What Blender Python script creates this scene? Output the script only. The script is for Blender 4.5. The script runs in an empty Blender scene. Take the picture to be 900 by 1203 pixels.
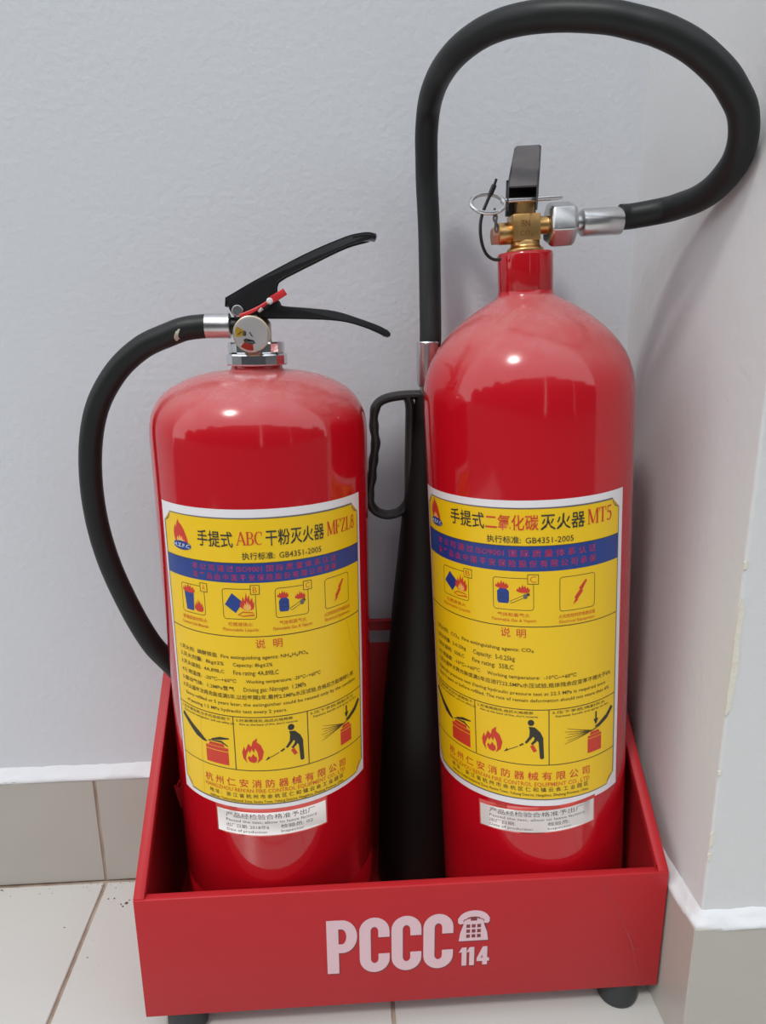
import bpy, bmesh, math, random
from mathutils import Vector, Matrix, noise
random.seed(7)
S = bpy.context.scene
COL = S.collection
PI = math.pi

# ------------------------------------------------------------------ camera
cam_d = bpy.data.cameras.new('camera'); cam = bpy.data.objects.new('camera', cam_d); COL.objects.link(cam)
cam_d.sensor_fit = 'VERTICAL'; cam_d.sensor_height = 36.0; cam_d.lens = 852.19 / 1203 * 36.0
cam_d.clip_start = 0.01
yaw, pitch, roll = 0.06095, 0.25645, 0.00849
fwd = Vector((math.sin(yaw)*math.cos(pitch), math.cos(yaw)*math.cos(pitch), -math.sin(pitch)))
rt = Vector((math.cos(yaw), -math.sin(yaw), 0)); dn = fwd.cross(rt)
rt2 = rt*math.cos(roll) + dn*math.sin(roll); dn2 = -rt*math.sin(roll) + dn*math.cos(roll)
M = Matrix((rt2, -dn2, -fwd)).transposed().to_4x4(); M.translation = (0, -0.6718, 0.56853)
cam.matrix_world = M
S.camera = cam

# ------------------------------------------------------------------ sky, sun, exposure
W = bpy.data.worlds.new('sky'); S.world = W; W.use_nodes = True
nt = W.node_tree; bg = nt.nodes['Background']
tc = nt.nodes.new('ShaderNodeTexCoord'); sp = nt.nodes.new('ShaderNodeSeparateXYZ'); rp = nt.nodes.new('ShaderNodeValToRGB')
nt.links.new(tc.outputs['Generated'], sp.inputs[0]); nt.links.new(sp.outputs['Z'], rp.inputs[0]); nt.links.new(rp.outputs[0], bg.inputs[0])
rp.color_ramp.elements[0].position = 0.0; rp.color_ramp.elements[0].color = (0.98, 0.99, 1.0, 1)   # hazy: brightest towards the horizon
rp.color_ramp.elements[1].position = 1.0; rp.color_ramp.elements[1].color = (0.62, 0.68, 0.76, 1)
bg.inputs[1].default_value = 1.25
sun_d = bpy.data.lights.new('hazy_sun', 'SUN'); sun = bpy.data.objects.new('hazy_sun', sun_d); COL.objects.link(sun)
sun_d.energy = 0.9; sun_d.angle = math.radians(7); sun_d.color = (1.0, 0.97, 0.93)
el, az = math.radians(54), math.radians(-38)
sd = Vector((math.sin(az)*math.cos(el), -math.cos(az)*math.cos(el), math.sin(el)))
sun.rotation_euler = sd.to_track_quat('Z', 'Y').to_euler(); sun.location = (-2, -3, 4)
S.view_settings.view_transform = 'Standard'; S.view_settings.look = 'None'
S.view_settings.gamma = 1; S.view_settings.use_curve_mapping = False
S.view_settings.exposure = 0.53

# ------------------------------------------------------------------ materials
def mat(name, col, rough=0.5, metal=0.0, coat=0.0, spec=0.5, var=0.0, vscale=20.0, bump=0.0, bscale=200.0, dust=0.0, bdist=0.001, col2=None):
    m = bpy.data.materials.new(name); m.use_nodes = True
    n = m.node_tree.nodes; l = m.node_tree.links; b = n['Principled BSDF']
    b.inputs['Roughness'].default_value = rough; b.inputs['Metallic'].default_value = metal
    b.inputs['Coat Weight'].default_value = coat; b.inputs['Coat Roughness'].default_value = 0.05
    b.inputs['Specular IOR Level'].default_value = spec
    rgb = n.new('ShaderNodeRGB'); rgb.outputs[0].default_value = (*col, 1); out = rgb.outputs[0]
    tcn = n.new('ShaderNodeTexCoord')
    if var > 0:
        nz = n.new('ShaderNodeTexNoise'); nz.inputs['Scale'].default_value = vscale; nz.inputs['Detail'].default_value = 5
        l.new(tcn.outputs['Object'], nz.inputs['Vector'])
        mr = n.new('ShaderNodeMapRange'); mr.inputs[1].default_value = 0.3; mr.inputs[2].default_value = 0.7
        mr.inputs[3].default_value = 0; mr.inputs[4].default_value = var; l.new(nz.outputs[0], mr.inputs[0])
        mx = n.new('ShaderNodeMix'); mx.data_type = 'RGBA'; l.new(mr.outputs[0], mx.inputs[0]); l.new(out, mx.inputs[6])
        c2 = col2 or tuple(c*0.6 for c in col); mx.inputs[7].default_value = (*c2, 1); out = mx.outputs[2]
    if dust > 0:                                                     # dust that has settled on surfaces facing up
        ge = n.new('ShaderNodeNewGeometry'); sx = n.new('ShaderNodeSeparateXYZ'); l.new(ge.outputs['Normal'], sx.inputs[0])
        m1 = n.new('ShaderNodeMapRange'); m1.interpolation_type = 'SMOOTHSTEP'; m1.inputs[1].default_value = 0.12; m1.inputs[2].default_value = 0.95
        l.new(sx.outputs['Z'], m1.inputs[0])
        nz = n.new('ShaderNodeTexNoise'); nz.inputs['Scale'].default_value = 45; nz.inputs['Detail'].default_value = 6; nz.inputs['Roughness'].default_value = 0.65
        l.new(tcn.outputs['Object'], nz.inputs['Vector'])
        m2 = n.new('ShaderNodeMapRange'); m2.inputs[1].default_value = 0.3; m2.inputs[2].default_value = 0.75; m2.inputs[3].default_value = 0.45; m2.inputs[4].default_value = 1.0
        l.new(nz.outputs[0], m2.inputs[0])
        mm = n.new('ShaderNodeMath'); mm.operation = 'MULTIPLY'; l.new(m1.outputs[0], mm.inputs[0]); l.new(m2.outputs[0], mm.inputs[1])
        m3 = n.new('ShaderNodeMath'); m3.operation = 'MULTIPLY'; l.new(mm.outputs[0], m3.inputs[0]); m3.inputs[1].default_value = dust
        mx = n.new('ShaderNodeMix'); mx.data_type = 'RGBA'; l.new(m3.outputs[0], mx.inputs[0]); l.new(out, mx.inputs[6])
        mx.inputs[7].default_value = (0.62, 0.50, 0.47, 1); out = mx.outputs[2]
        ra = n.new('ShaderNodeMath'); ra.operation = 'MULTIPLY_ADD'; l.new(mm.outputs[0], ra.inputs[0]); ra.inputs[1].default_value = 0.25; ra.inputs[2].default_value = rough
        l.new(ra.outputs[0], b.inputs['Roughness'])
    l.new(out, b.inputs['Base Color'])
    if bump > 0:
        nb = n.new('ShaderNodeTexNoise'); nb.inputs['Scale'].default_value = bscale; nb.inputs['Detail'].default_value = 4
        l.new(tcn.outputs['Object'], nb.inputs['Vector'])
        bp = n.new('ShaderNodeBump'); bp.inputs['Strength'].default_value = bump; bp.inputs['Distance'].default_value = bdist
        l.new(nb.outputs[0], bp.inputs['Height']); l.new(bp.outputs[0], b.inputs['Normal'])
        if coat: l.new(bp.outputs[0], b.inputs['Coat Normal'])
    return m

M_WALL = mat('painted_plaster', (0.635, 0.66, 0.69), 0.62, var=0.35, vscale=3.0, col2=(0.61, 0.63, 0.655), bump=0.35, bscale=160, bdist=0.0015)
M_PILLAR = mat('painted_plaster_pillar', (0.68, 0.685, 0.685), 0.6, var=0.35, vscale=4.0, col2=(0.655, 0.66, 0.66), bump=0.3, bscale=130, bdist=0.0015)
M_BEAD = mat('white_filler', (0.67, 0.68, 0.69), 0.7, bump=0.5, bscale=120, bdist=0.002)
M_FLAKE = mat('cream_filler', (0.72, 0.69, 0.60), 0.8, var=0.6, vscale=200, col2=(0.62, 0.58, 0.50), bump=0.6, bscale=300)
M_BTILE = mat('baseboard_tile_glaze', (0.45, 0.425, 0.38), 0.32, var=0.5, vscale=9, col2=(0.40, 0.375, 0.33), bump=0.05, bscale=60)
M_FTILE = mat('floor_tile_glaze', (0.57, 0.56, 0.525), 0.24, var=0.5, vscale=8, col2=(0.53, 0.515, 0.48), bump=0.03, bscale=60)
M_GROUT = mat('brown_grout', (0.28, 0.20, 0.14), 0.9, var=1.0, vscale=45, col2=(0.43, 0.35, 0.28), bump=0.5, bscale=400)
M_FAR = mat('added_far_row', (0.075, 0.075, 0.08), 0.85, var=0.3, vscale=1.0)  # for the added row of buildings, kept dark to weaken its reflection
M_YARD = mat('added_dark_yard', (0.085, 0.083, 0.08), 0.9, var=0.4, vscale=2.0)
M_RED = mat('red_enamel', (0.50, 0.0045, 0.012), 0.10, coat=0.25, spec=0.5, bump=0.06, bscale=42, bdist=0.001, dust=0.35)
M_REDC = mat('red_enamel_neck', (0.46, 0.004, 0.010), 0.13, coat=0.3, bump=0.04, bscale=60)
M_BOX = mat('red_powder_coat', (0.47, 0.019, 0.025), 0.46, spec=0.28, var=0.25, vscale=25, col2=(0.42, 0.016, 0.021), bump=0.12, bscale=900, bdist=0.0004)
M_RUN = mat('paint_run_red', (0.36, 0.012, 0.02), 0.3)
M_RUBBER = mat('black_rubber', (0.0125, 0.0140, 0.0140), 0.45, spec=0.3, var=0.5, vscale=40, col2=(0.019, 0.020, 0.019), bump=0.12, bscale=700, bdist=0.0005)
M_HORN = mat('black_plastic_horn', (0.009, 0.0085, 0.008), 0.45, spec=0.3, bump=0.15, bscale=120, bdist=0.0006)
M_GRIP = mat('dark_brown_plastic', (0.030, 0.027, 0.025), 0.45, bump=0.1, bscale=300)
M_BLACK = mat('black_painted_steel', (0.012, 0.012, 0.013), 0.28, spec=0.5, bump=0.06, bscale=200)
M_LEVER = mat('dusty_black_steel', (0.045, 0.045, 0.047), 0.5, var=0.5, vscale=60, col2=(0.08, 0.08, 0.085), dust=0.12)
M_FOOT = mat('grey_black_rubber_foot', (0.028, 0.031, 0.033), 0.55)
M_CHROME = mat('chrome', (0.72, 0.72, 0.73), 0.10, 1.0, bump=0.04, bscale=120)
M_STEEL = mat('zinc_plated_steel', (0.66, 0.66, 0.66), 0.27, 1.0, var=0.5, vscale=120, col2=(0.50, 0.49, 0.48), bump=0.08, bscale=160)
M_BRASS = mat('brass', (0.70, 0.43, 0.17), 0.33, 1.0, var=0.5, vscale=120, col2=(0.52, 0.29, 0.10), bump=0.12, bscale=260)
M_BRASSD = mat('shaded_brass_lettering', (0.40, 0.22, 0.08), 0.45, 1.0)  # shading of the cast letters put into a darker brass colour
M_COPPER = mat('copper_cap', (0.52, 0.27, 0.19), 0.38, 1.0)
M_VALVE = mat('nickel_valve_body', (0.55, 0.50, 0.42), 0.3, 1.0)
M_PAPER = mat('white_label_paper', (0.80, 0.77, 0.79), 0.30, coat=0.2)
M_YEL = mat('label_yellow', (0.86, 0.55, 0.006), 0.36, coat=0.08, var=0.3, vscale=30, col2=(0.82, 0.51, 0.006))
M_CREASE = mat('label_crease', (0.66, 0.38, 0.004), 0.5)
M_BLUE = mat('label_blue', (0.011, 0.043, 0.235), 0.32, coat=0.08)
M_INK = mat('label_black_ink', (0.030, 0.026, 0.018), 0.5)
M_INKB = mat('label_brown_ink', (0.085, 0.050, 0.012), 0.5)
M_INKR = mat('label_red_ink', (0.60, 0.040, 0.018), 0.45)
M_BANDR = mat('label_band_red_ink', (0.42, 0.016, 0.07), 0.45)
M_INKO = mat('label_orange_ink', (0.62, 0.12, 0.012), 0.45)
M_FLAME = mat('label_flame_pale', (0.85, 0.42, 0.10), 0.45)
M_WINK = mat('label_pale_ink', (0.75, 0.78, 0.82), 0.45)
M_STICK = mat('sticker_paper', (0.72, 0.66, 0.63), 0.4)
M_STICKR = mat('sticker_red_rim', (0.52, 0.045, 0.030), 0.4)
M_PINK = mat('pale_pink_print', (0.72, 0.49, 0.53), 0.5)
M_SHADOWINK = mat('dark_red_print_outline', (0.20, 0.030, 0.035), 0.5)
M_GAUGE = mat('gauge_face', (0.74, 0.71, 0.70), 0.4)
M_GRIM = mat('gauge_brass_rim', (0.62, 0.52, 0.36), 0.3, 0.8)
M_SEAL = mat('red_plastic_seal', (0.58, 0.02, 0.025), 0.4)
M_WHITE = mat('white_plastic', (0.70, 0.68, 0.66), 0.45)
M_SMEAR = mat('cream_paint_smear', (0.50, 0.46, 0.38), 0.6)
M_DIRT = mat('dirt', (0.06, 0.045, 0.035), 0.95, var=0.6, vscale=300, col2=(0.2, 0.15, 0.11))
M_YINK = mat('gauge_yellow', (0.75, 0.48, 0.03), 0.45)
M_GREY = mat('gauge_grey', (0.13, 0.12, 0.12), 0.5)
gl = bpy.data.materials.new('clear_gauge_glass'); gl.use_nodes = True
gb = gl.node_tree.nodes['Principled BSDF']; gb.inputs['Transmission Weight'].default_value = 1.0; gb.inputs['Roughness'].default_value = 0.02; gb.inputs['IOR'].default_value = 1.12
M_GLASS = gl

# ------------------------------------------------------------------ mesh helpers (world coordinates unless local=True)
class MB:
    def __init__(self): self.v = []; self.f = []; self.m = []
    def add(self, vs, fs, mi=0):
        o = len(self.v); self.v += [tuple(p) for p in vs]; self.f += [tuple(i+o for i in f) for f in fs]; self.m += [mi]*len(fs); return self
    def box(self, x0, y0, z0, x1, y1, z1, mi=0):
        return self.add([(x0,y0,z0),(x1,y0,z0),(x1,y1,z0),(x0,y1,z0),(x0,y0,z1),(x1,y0,z1),(x1,y1,z1),(x0,y1,z1)],
                        [(3,2,1,0),(4,5,6,7),(0,1,5,4),(1,2,6,5),(2,3,7,6),(3,0,4,7)], mi)
    def lathe(self, prof, o=(0,0,0), axis='z', seg=64, mi=0, cap=True, rot=0.0):
        # prof: (r, h) along the axis, from the bottom up
        vs = []; fs = []; n = len(prof)
        for r, h in prof:
            for k in range(seg):
                a = 2*PI*k/seg+rot; c, s = r*math.cos(a), r*math.sin(a)
                p = (c, s, h) if axis == 'z' else ((h, c, s) if axis == 'x' else (s, h, c))
                vs.append((p[0]+o[0], p[1]+o[1], p[2]+o[2]))
        for i in range(n-1):
            for k in range(seg):
                k2 = (k+1) % seg; fs.append((i*seg+k, i*seg+k2, (i+1)*seg+k2, (i+1)*seg+k))
        if cap:
            fs.append(tuple(range(seg-1, -1, -1))); fs.append(tuple((n-1)*seg+k for k in range(seg)))
        return self.add(vs, fs, mi)
    def tube(self, path, rad, seg=16, mi=0, cap=True, sx=1.0, sy=1.0, up=None, closed=False):
        pts = [Vector(p) for p in path]; n = len(pts)
        rr = rad if isinstance(rad, (list, tuple)) else [rad]*n
        T = []
        for i in range(n):
            a = pts[(i-1) % n] if (closed or i > 0) else pts[0]; b = pts[(i+1) % n] if (closed or i < n-1) else pts[-1]
            T.append((b-a).normalized())
        u = Vector(up) if up else (Vector((0,0,1)) if abs(T[0].z) < 0.9 else Vector((0,1,0)))
        u = (u - T[0]*u.dot(T[0])).normalized(); vs = []; fs = []
        for i in range(n):
            if up: u = Vector(up)
            u = (u - T[i]*u.dot(T[i])).normalized(); w = T[i].cross(u)
            for k in range(seg):
                a = 2*PI*(k+0.5)/seg; vs.append(pts[i] + u*(math.cos(a)*rr[i]*sx) + w*(math.sin(a)*rr[i]*sy))
        for i in range(n if closed else n-1):
            j = (i+1) % n
            for k in range(seg):
                k2 = (k+1) % seg; fs.append((i*seg+k, i*seg+k2, j*seg+k2, j*seg+k))
        if cap and not closed:
            fs.append(tuple(range(seg-1, -1, -1))); fs.append(tuple((n-1)*seg+k for k in range(seg)))
        return self.add(vs, fs, mi)
    def prism(self, poly, a0, a1, plane='xz', mi=0):
        # polygon in a plane, extruded along the third axis from a0 to a1
        def P(p, a): return {'xz': (p[0], a, p[1]), 'yz': (a, p[0], p[1]), 'xy': (p[0], p[1], a)}[plane]
        n = len(poly); vs = [P(p, a0) for p in poly] + [P(p, a1) for p in poly]
        fs = [tuple(range(n)), tuple(range(2*n-1, n-1, -1))] + [(i, i+n, (i+1) % n + n, (i+1) % n) for i in range(n)]
        return self.add(vs, fs, mi)
    def build(self, name, mats, parent=None, smooth=True, bevel=0.0, bseg=2, local=False, ang=35, sub=0):
        me = bpy.data.meshes.new(name); bm = bmesh.new(); vv = [bm.verts.new(p) for p in self.v]
        for f, mi in zip(self.f, self.m):
            try: fc = bm.faces.new([vv[i] for i in f]); fc.material_index = mi
            except ValueError: pass
        bmesh.ops.recalc_face_normals(bm, faces=bm.faces[:])
        if bevel > 0:
            es = [e for e in bm.edges if len(e.link_faces) == 2 and e.calc_face_angle(0) > math.radians(30)]
            bmesh.ops.bevel(bm, geom=es, offset=bevel, segments=bseg, profile=0.5, affect='EDGES', clamp_overlap=True)
        bm.to_mesh(me); bm.free()
        for m in (mats if isinstance(mats, (list, tuple)) else [mats]): me.materials.append(m)
        if smooth:
            for p in me.polygons: p.use_smooth = True
            me.set_sharp_from_angle(angle=math.radians(ang))
        o = bpy.data.objects.new(name, me); COL.objects.link(o)
        if parent is not None:
            if not local: me.transform(wm(parent).inverted())
            o.parent = parent
        return o
def wm(o):
    m = Matrix.LocRotScale(o.location, o.rotation_euler, o.scale)
    return wm(o.parent) @ m if o.parent else m
def crom(pts, n=8, closed=False):
    P = [Vector(p) for p in pts]; out = []; N = len(P)
    for i in range(N if closed else N-1):
        p1, p2 = P[i], P[(i+1) % N]
        p0 = P[(i-1) % N] if (closed or i > 0) else p1*2-p2; p3 = P[(i+2) % N] if (closed or i+2 < N) else p2*2-p1
        for k in range(n):
            t = k/n; out.append(0.5*((2*p1)+(p2-p0)*t+(2*p0-5*p1+4*p2-p3)*t*t+(3*p1-p0-3*p2+p3)*t**3))
    if not closed: out.append(P[-1])
    return out
def thing(name, label, cat, loc, rot=(0,0,0)):
    o = bpy.data.objects.new(name, None); COL.objects.link(o); o.location = loc; o.rotation_euler = rot
    o.empty_display_size = 0.05; o['label'] = label; o['category'] = cat; return o
def structure(o): o['kind'] = 'structure'; return o

# ------------------------------------------------------------------ flat print: 2-D art in mm, wrapped round a cylinder or laid on a plane
_txt = {}
def text_mesh(body, bold=0.0):
    if (body, bold) in _txt: return _txt[(body, bold)]
    cu = bpy.data.curves.new('print', 'FONT'); cu.body = body; cu.resolution_u = 2; cu.offset = bold
    o = bpy.data.objects.new('print', cu); COL.objects.link(o); dg = bpy.context.evaluated_depsgraph_get()
    me = bpy.data.meshes.new_from_object(o.evaluated_get(dg))
    vs = [(v.co.x, v.co.y) for v in me.vertices]; fs = [tuple(p.vertices) for p in me.polygons]
    bpy.data.objects.remove(o); bpy.data.curves.remove(cu); bpy.data.meshes.remove(me)
    _txt[(body, bold)] = (vs, fs); return vs, fs
class Art:
    def __init__(self): self.v = []; self.f = []; self.m = []; self.mats = []
    def mi(self, m):
        if m not in self.mats: self.mats.append(m)
        return self.mats.index(m)
    def raw(self, vs, fs, m, lift):
        o = len(self.v); i = self.mi(m); self.v += [(x, z, lift) for x, z in vs]
        for f in fs: self.f.append(tuple(k+o for k in f)); self.m.append(i)
    def poly(self, pts, m, lift=0.4): self.raw(pts, [tuple(range(len(pts)))], m, lift)
    def rect(self, x0, z0, x1, z1, m, lift=0.4): self.poly([(x0,z0),(x1,z0),(x1,z1),(x0,z1)], m, lift)
    def ell(self, cx, cz, rx, rz, m, lift=0.4, n=20, tilt=0.0):
        c, s = math.cos(tilt), math.sin(tilt); P = [(rx*math.cos(2*PI*k/n), rz*math.sin(2*PI*k/n)) for k in range(n)]
        self.poly([(cx+x*c-z*s, cz+x*s+z*c) for x, z in P], m, lift)
    def stroke(self, pts, w, m, lift=0.4, closed=False):
        ws = w if isinstance(w, (list, tuple)) else [w]*len(pts); n = len(pts); L = []; Rr = []
        for i in range(n):
            a = pts[(i-1) % n] if (closed or i > 0) else pts[i]; b = pts[(i+1) % n] if (closed or i < n-1) else pts[i]
            dx, dz = b[0]-a[0], b[1]-a[1]; d = math.hypot(dx, dz) or 1; nx, nz = -dz/d, dx/d
            k = 1.0
            if closed or 0 < i < n-1:
                e = (pts[i][0]-a[0], pts[i][1]-a[1]); el_ = math.hypot(*e) or 1; c = abs((e[0]*dx+e[1]*dz)/(el_*d)); k = 1/max(c, 0.6)
            h = ws[i]/2*k; L.append((pts[i][0]+nx*h, pts[i][1]+nz*h)); Rr.append((pts[i][0]-nx*h, pts[i][1]-nz*h))
        vs = L+Rr; self.raw(vs, [(i, (i+1) % n, (i+1) % n+n, i+n) for i in range(n if closed else n-1)], m, lift)
    def text(self, body, x0, x1, z, h, m, lift=0.45, bold=0.0, slant=0.0):
        vs, fs = text_mesh(body, bold)
        if not vs: return
        xa = min(v[0] for v in vs); xb = max(v[0] for v in vs)
        ref, _ = text_mesh('H' if body.isascii() else '国', bold); ra = min(v[1] for v in ref); rb = max(v[1] for v in ref)
        k = (x1-x0)/(xb-xa); kz = h/(rb-ra)
        self.raw([(x0+(vx-xa)*k+slant*(vz-ra)*kz, z+(vz-ra)*kz) for vx, vz in vs], fs, m, lift)
    def path(self, pts, box, m, lift=0.4):
        x0, z0, x1, z1 = box; self.poly([(x0+a*(x1-x0), z0+b*(z1-z0)) for a, b in pts], m, lift)
    def build(self, name, parent, r=None, y=None, step=3.0, local=True):
        bm = bmesh.new(); vv = [bm.verts.new((a, b, c)) for a, b, c in self.v]
        for f, i in zip(self.f, self.m):
            try: fc = bm.faces.new([vv[k] for k in f]); fc.material_index = i
            except ValueError: pass
        bmesh.ops.triangulate(bm, faces=bm.faces[:], ngon_method='EAR_CLIP')
        if r:
            xs = [v.co.x for v in bm.verts]; k = math.floor(min(xs)/step)+1
            while k*step < max(xs):
                bmesh.ops.bisect_plane(bm, geom=bm.verts[:]+bm.edges[:]+bm.faces[:], plane_co=(k*step,0,0), plane_no=(1,0,0), dist=1e-5); k += 1
        for v in bm.verts:
            s, z, l = v.co.x/1000, v.co.y/1000, v.co.z/1000
            v.co = ((r+l)*math.sin(s/r), -(r+l)*math.cos(s/r), z) if r else (s, y-l, z)
        bm.normal_update()
        for f in bm.faces:
            c = f.calc_center_median(); d = Vector((c.x, c.y, 0)) if r else Vector((0,-1,0))
            if f.normal.dot(d) < 0: f.normal_flip()
        me = bpy.data.meshes.new(name); bm.to_mesh(me); bm.free()
        for m in self.mats: me.materials.append(m)
        if r:
            for p in me.polygons: p.use_smooth = True
        o = bpy.data.objects.new(name, me); COL.objects.link(o)
        if parent is not None:
            if not local: me.transform(wm(parent).inverted())
            o.parent = parent
        return o

def arc(cx, cz, rx, rz, a0, a1, n=10):
    return [(cx+rx*math.cos(math.radians(a0+(a1-a0)*k/n)), cz+rz*math.sin(math.radians(a0+(a1-a0)*k/n))) for k in range(n+1)]
# serif capitals for the printed model code: (width, [(points, stroke width)])
SERIF = {
 'A': (0.86, [([(0.06,0),(0.43,1)],.06), ([(0.43,1),(0.78,0)],.14), ([(0.17,.34),(0.66,.34)],.055), ([(-.04,.02),(.2,.02)],.05), ([(.62,.02),(.92,.02)],.05)]),
 'B': (0.72, [([(0.14,0),(0.14,1)],.14), ([(0,.025),(.36,.025)],.05), ([(0,.975),(.36,.975)],.05), ([(.14,.52),(.38,.52)],.05), (arc(.36,.75,.23,.225,90,-90),[.05,.06,.08,.1,.12,.13,.12,.1,.08,.06,.05]), (arc(.36,.275,.28,.25,90,-90),[.05,.06,.08,.1,.13,.14,.13,.1,.08,.06,.05])]),
 'C': (0.76, [(arc(.42,.5,.36,.475,48,312,16),[.09,.06,.05,.06,.08,.1,.12,.13,.14,.13,.12,.1,.08,.06,.05,.05,.05]), ([(.66,.66),(.66,.98)],.05)]),
 'M': (1.02, [([(.12,0),(.12,1)],.06), ([(.14,1),(.5,0.05)],.14), ([(.5,.05),(.86,1)],.05), ([(.9,0),(.9,1)],.14), ([(0,.02),(.24,.02)],.05), ([(.76,.02),(1.04,.02)],.05), ([(0,.98),(.2,.98)],.05), ([(.84,.98),(1.04,.98)],.05)]),
 'F': (0.66, [([(.14,0),(.14,1)],.14), ([(0,.975),(.62,.975)],.05), ([(.6,.98),(.6,.74)],.05), ([(.14,.52),(.44,.52)],.05), ([(.44,.64),(.44,.4)],.05), ([(0,.025),(.32,.025)],.05)]),
 'Z': (0.72, [([(.04,.975),(.66,.975)],.05), ([(.58,.97),(.1,.03)],.13), ([(.04,.025),(.68,.025)],.05), ([(.06,.98),(.06,.76)],.05), ([(.66,.02),(.66,.26)],.05)]),
 'L': (0.66, [([(.14,0),(.14,1)],.14), ([(0,.975),(.3,.975)],.05), ([(0,.025),(.62,.025)],.05), ([(.6,.02),(.6,.28)],.05)]),
 '8': (0.6, [(arc(.3,.76,.19,.21,0,360,16),.085), (arc(.3,.28,.24,.255,0,360,16),.095)]),
 'T': (0.72, [([(.36,0),(.36,1)],.14), ([(.02,.975),(.7,.975)],.05), ([(.035,.98),(.035,.74)],.05), ([(.685,.98),(.685,.74)],.05), ([(.2,.025),(.52,.025)],.05)]),
 '5': (0.58, [([(.14,.94),(.52,.96)],.11), ([(.14,.98),(.11,.54)],.05), (arc(.25,.32,.26,.29,130,-140,14),[.05,.06,.08,.1,.12,.13,.13,.12,.1,.09,.08,.07,.07,.08,.09])]),
}
def serif(art, word, x0, x1, z, h, m, lift=0.46):
    tot = sum(SERIF[c][0] for c in word) + 0.06*(len(word)-1); k = (x1-x0)/tot; x = x0
    for c in word:
        w, st = SERIF[c]
        for pts, sw in st:
            sc = (k+h)/2
            art.stroke([(x+a*k, z+b*h) for a, b in pts], [s*sc for s in sw] if isinstance(sw, list) else sw*sc, m, lift)
        x += (w+0.06)*k

# ------------------------------------------------------------------ setting
XP, YP, HB = 0.268, -0.2297, 0.1229
w = MB().box(-4.0, 0.0, -0.05, XP+0.02, 0.2, 3.2); structure(w.build('wall_back', M_WALL))
w = MB().box(XP, YP, -0.05, 1.6, 0.2, 3.2); pillar = structure(w.build('wall_right', M_PILLAR, bevel=0.0025, bseg=3))
# an unseen row of buildings, added only for the glossy cylinders to reflect
w = MB(); fx = -26.0
while fx < 26.0:
    wd = random.uniform(1.3, 3.4); w.box(fx, -7.6, 0, fx+wd, -7.0, random.uniform(3.0, 5.2)); fx += wd + random.choice((0.0, 0.0, 0.25, 0.5))
structure(w.build('added_wall_front', M_FAR, smooth=False))
# floor: a grout bed, with each tile set on it
P = 0.2905; XG = -0.2554; YG = -0.0145
fl = structure(MB().box(XG-4*P, YG-5*P, -0.03, XG+5*P, 0.0, -0.0016).build('floor', M_GROUT, smooth=False))
tile_me = None
def tile_mesh(sx, sy, sz, m, name='tile', bev=0.0008):
    o = MB().box(0, 0, -sz, sx, sy, 0).build(name, m, bevel=bev, bseg=1, smooth=True); me = o.data; bpy.data.objects.remove(o); return me
G = 0.0034
tm = tile_mesh(P-G, P-G, 0.012, M_FTILE)
for i in range(-4, 5):
    for j in range(5):
        o = bpy.data.objects.new('tile', tm); COL.objects.link(o); o.parent = fl
        o.location = (XG+i*P+G/2, YG-(j+1)*P+G, random.uniform(-0.0002, 0.0002))
fo = MB()
fo.box(-26,-7.0,-0.03, 26,YG-5*P,0.0); fo.box(-26,YG-5*P,-0.03, XG-4*P,0.0,0.0); fo.box(XG+5*P,YG-5*P,-0.03, 26,0.0,0.0)
structure(fo.build('floor', M_YARD, smooth=False))  # added yard out of view, kept dark so the enamel reflects little of it
# baseboard: mortar backing with tiles on it
TB = 0.012
bb = structure(MB().box(-1.6, -TB+0.0009, 0, XP, 0.0, HB-0.001).build('baseboard_back', M_GROUT, smooth=False))
bt = tile_mesh(P-0.0028, 0.0028, HB, M_BTILE, bev=0.0006)
for i in range(-4, 2):
    x0 = XG+i*P+0.0013
    if x0+P < XP:
        o = bpy.data.objects.new('tile', bt); COL.objects.link(o); o.parent = bb
        o.location = (x0, -TB+random.uniform(-0.0002,0.0002), HB+0.0008)
MB().box(XG+P+0.001, -TB, 0.0008, XP-TB, -TB+0.0026, HB+0.0008).build('tile', M_BTILE, bb, bevel=0.0006, bseg=1)
TR = 0.0085
br = structure(MB().box(XP-TR+0.0018, YP-TR+0.0018, 0, XP+0.0, -TB, HB-0.001).build('baseboard_right', M_GROUT, smooth=False))
MB().box(XP-TR, YP-TR+0.0004, 0.0008, XP-TR+0.0026, -TB-0.001, HB).build('tile', M_BTILE, br, bevel=0.0005, bseg=1)
bf = structure(MB().box(XP-TR+0.0018, YP-TR+0.0018, 0, 1.6, YP, HB-0.001).build('baseboard_front', M_GROUT, smooth=False))
for k in range(4):
    MB().box(XP-TR+0.0012+k*P, YP-TR, 0.0008, XP-TR+(k+1)*P-0.001, YP-TR+0.0026, HB).build('tile', M_BTILE, bf, bevel=0.0006, bseg=1)
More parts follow.
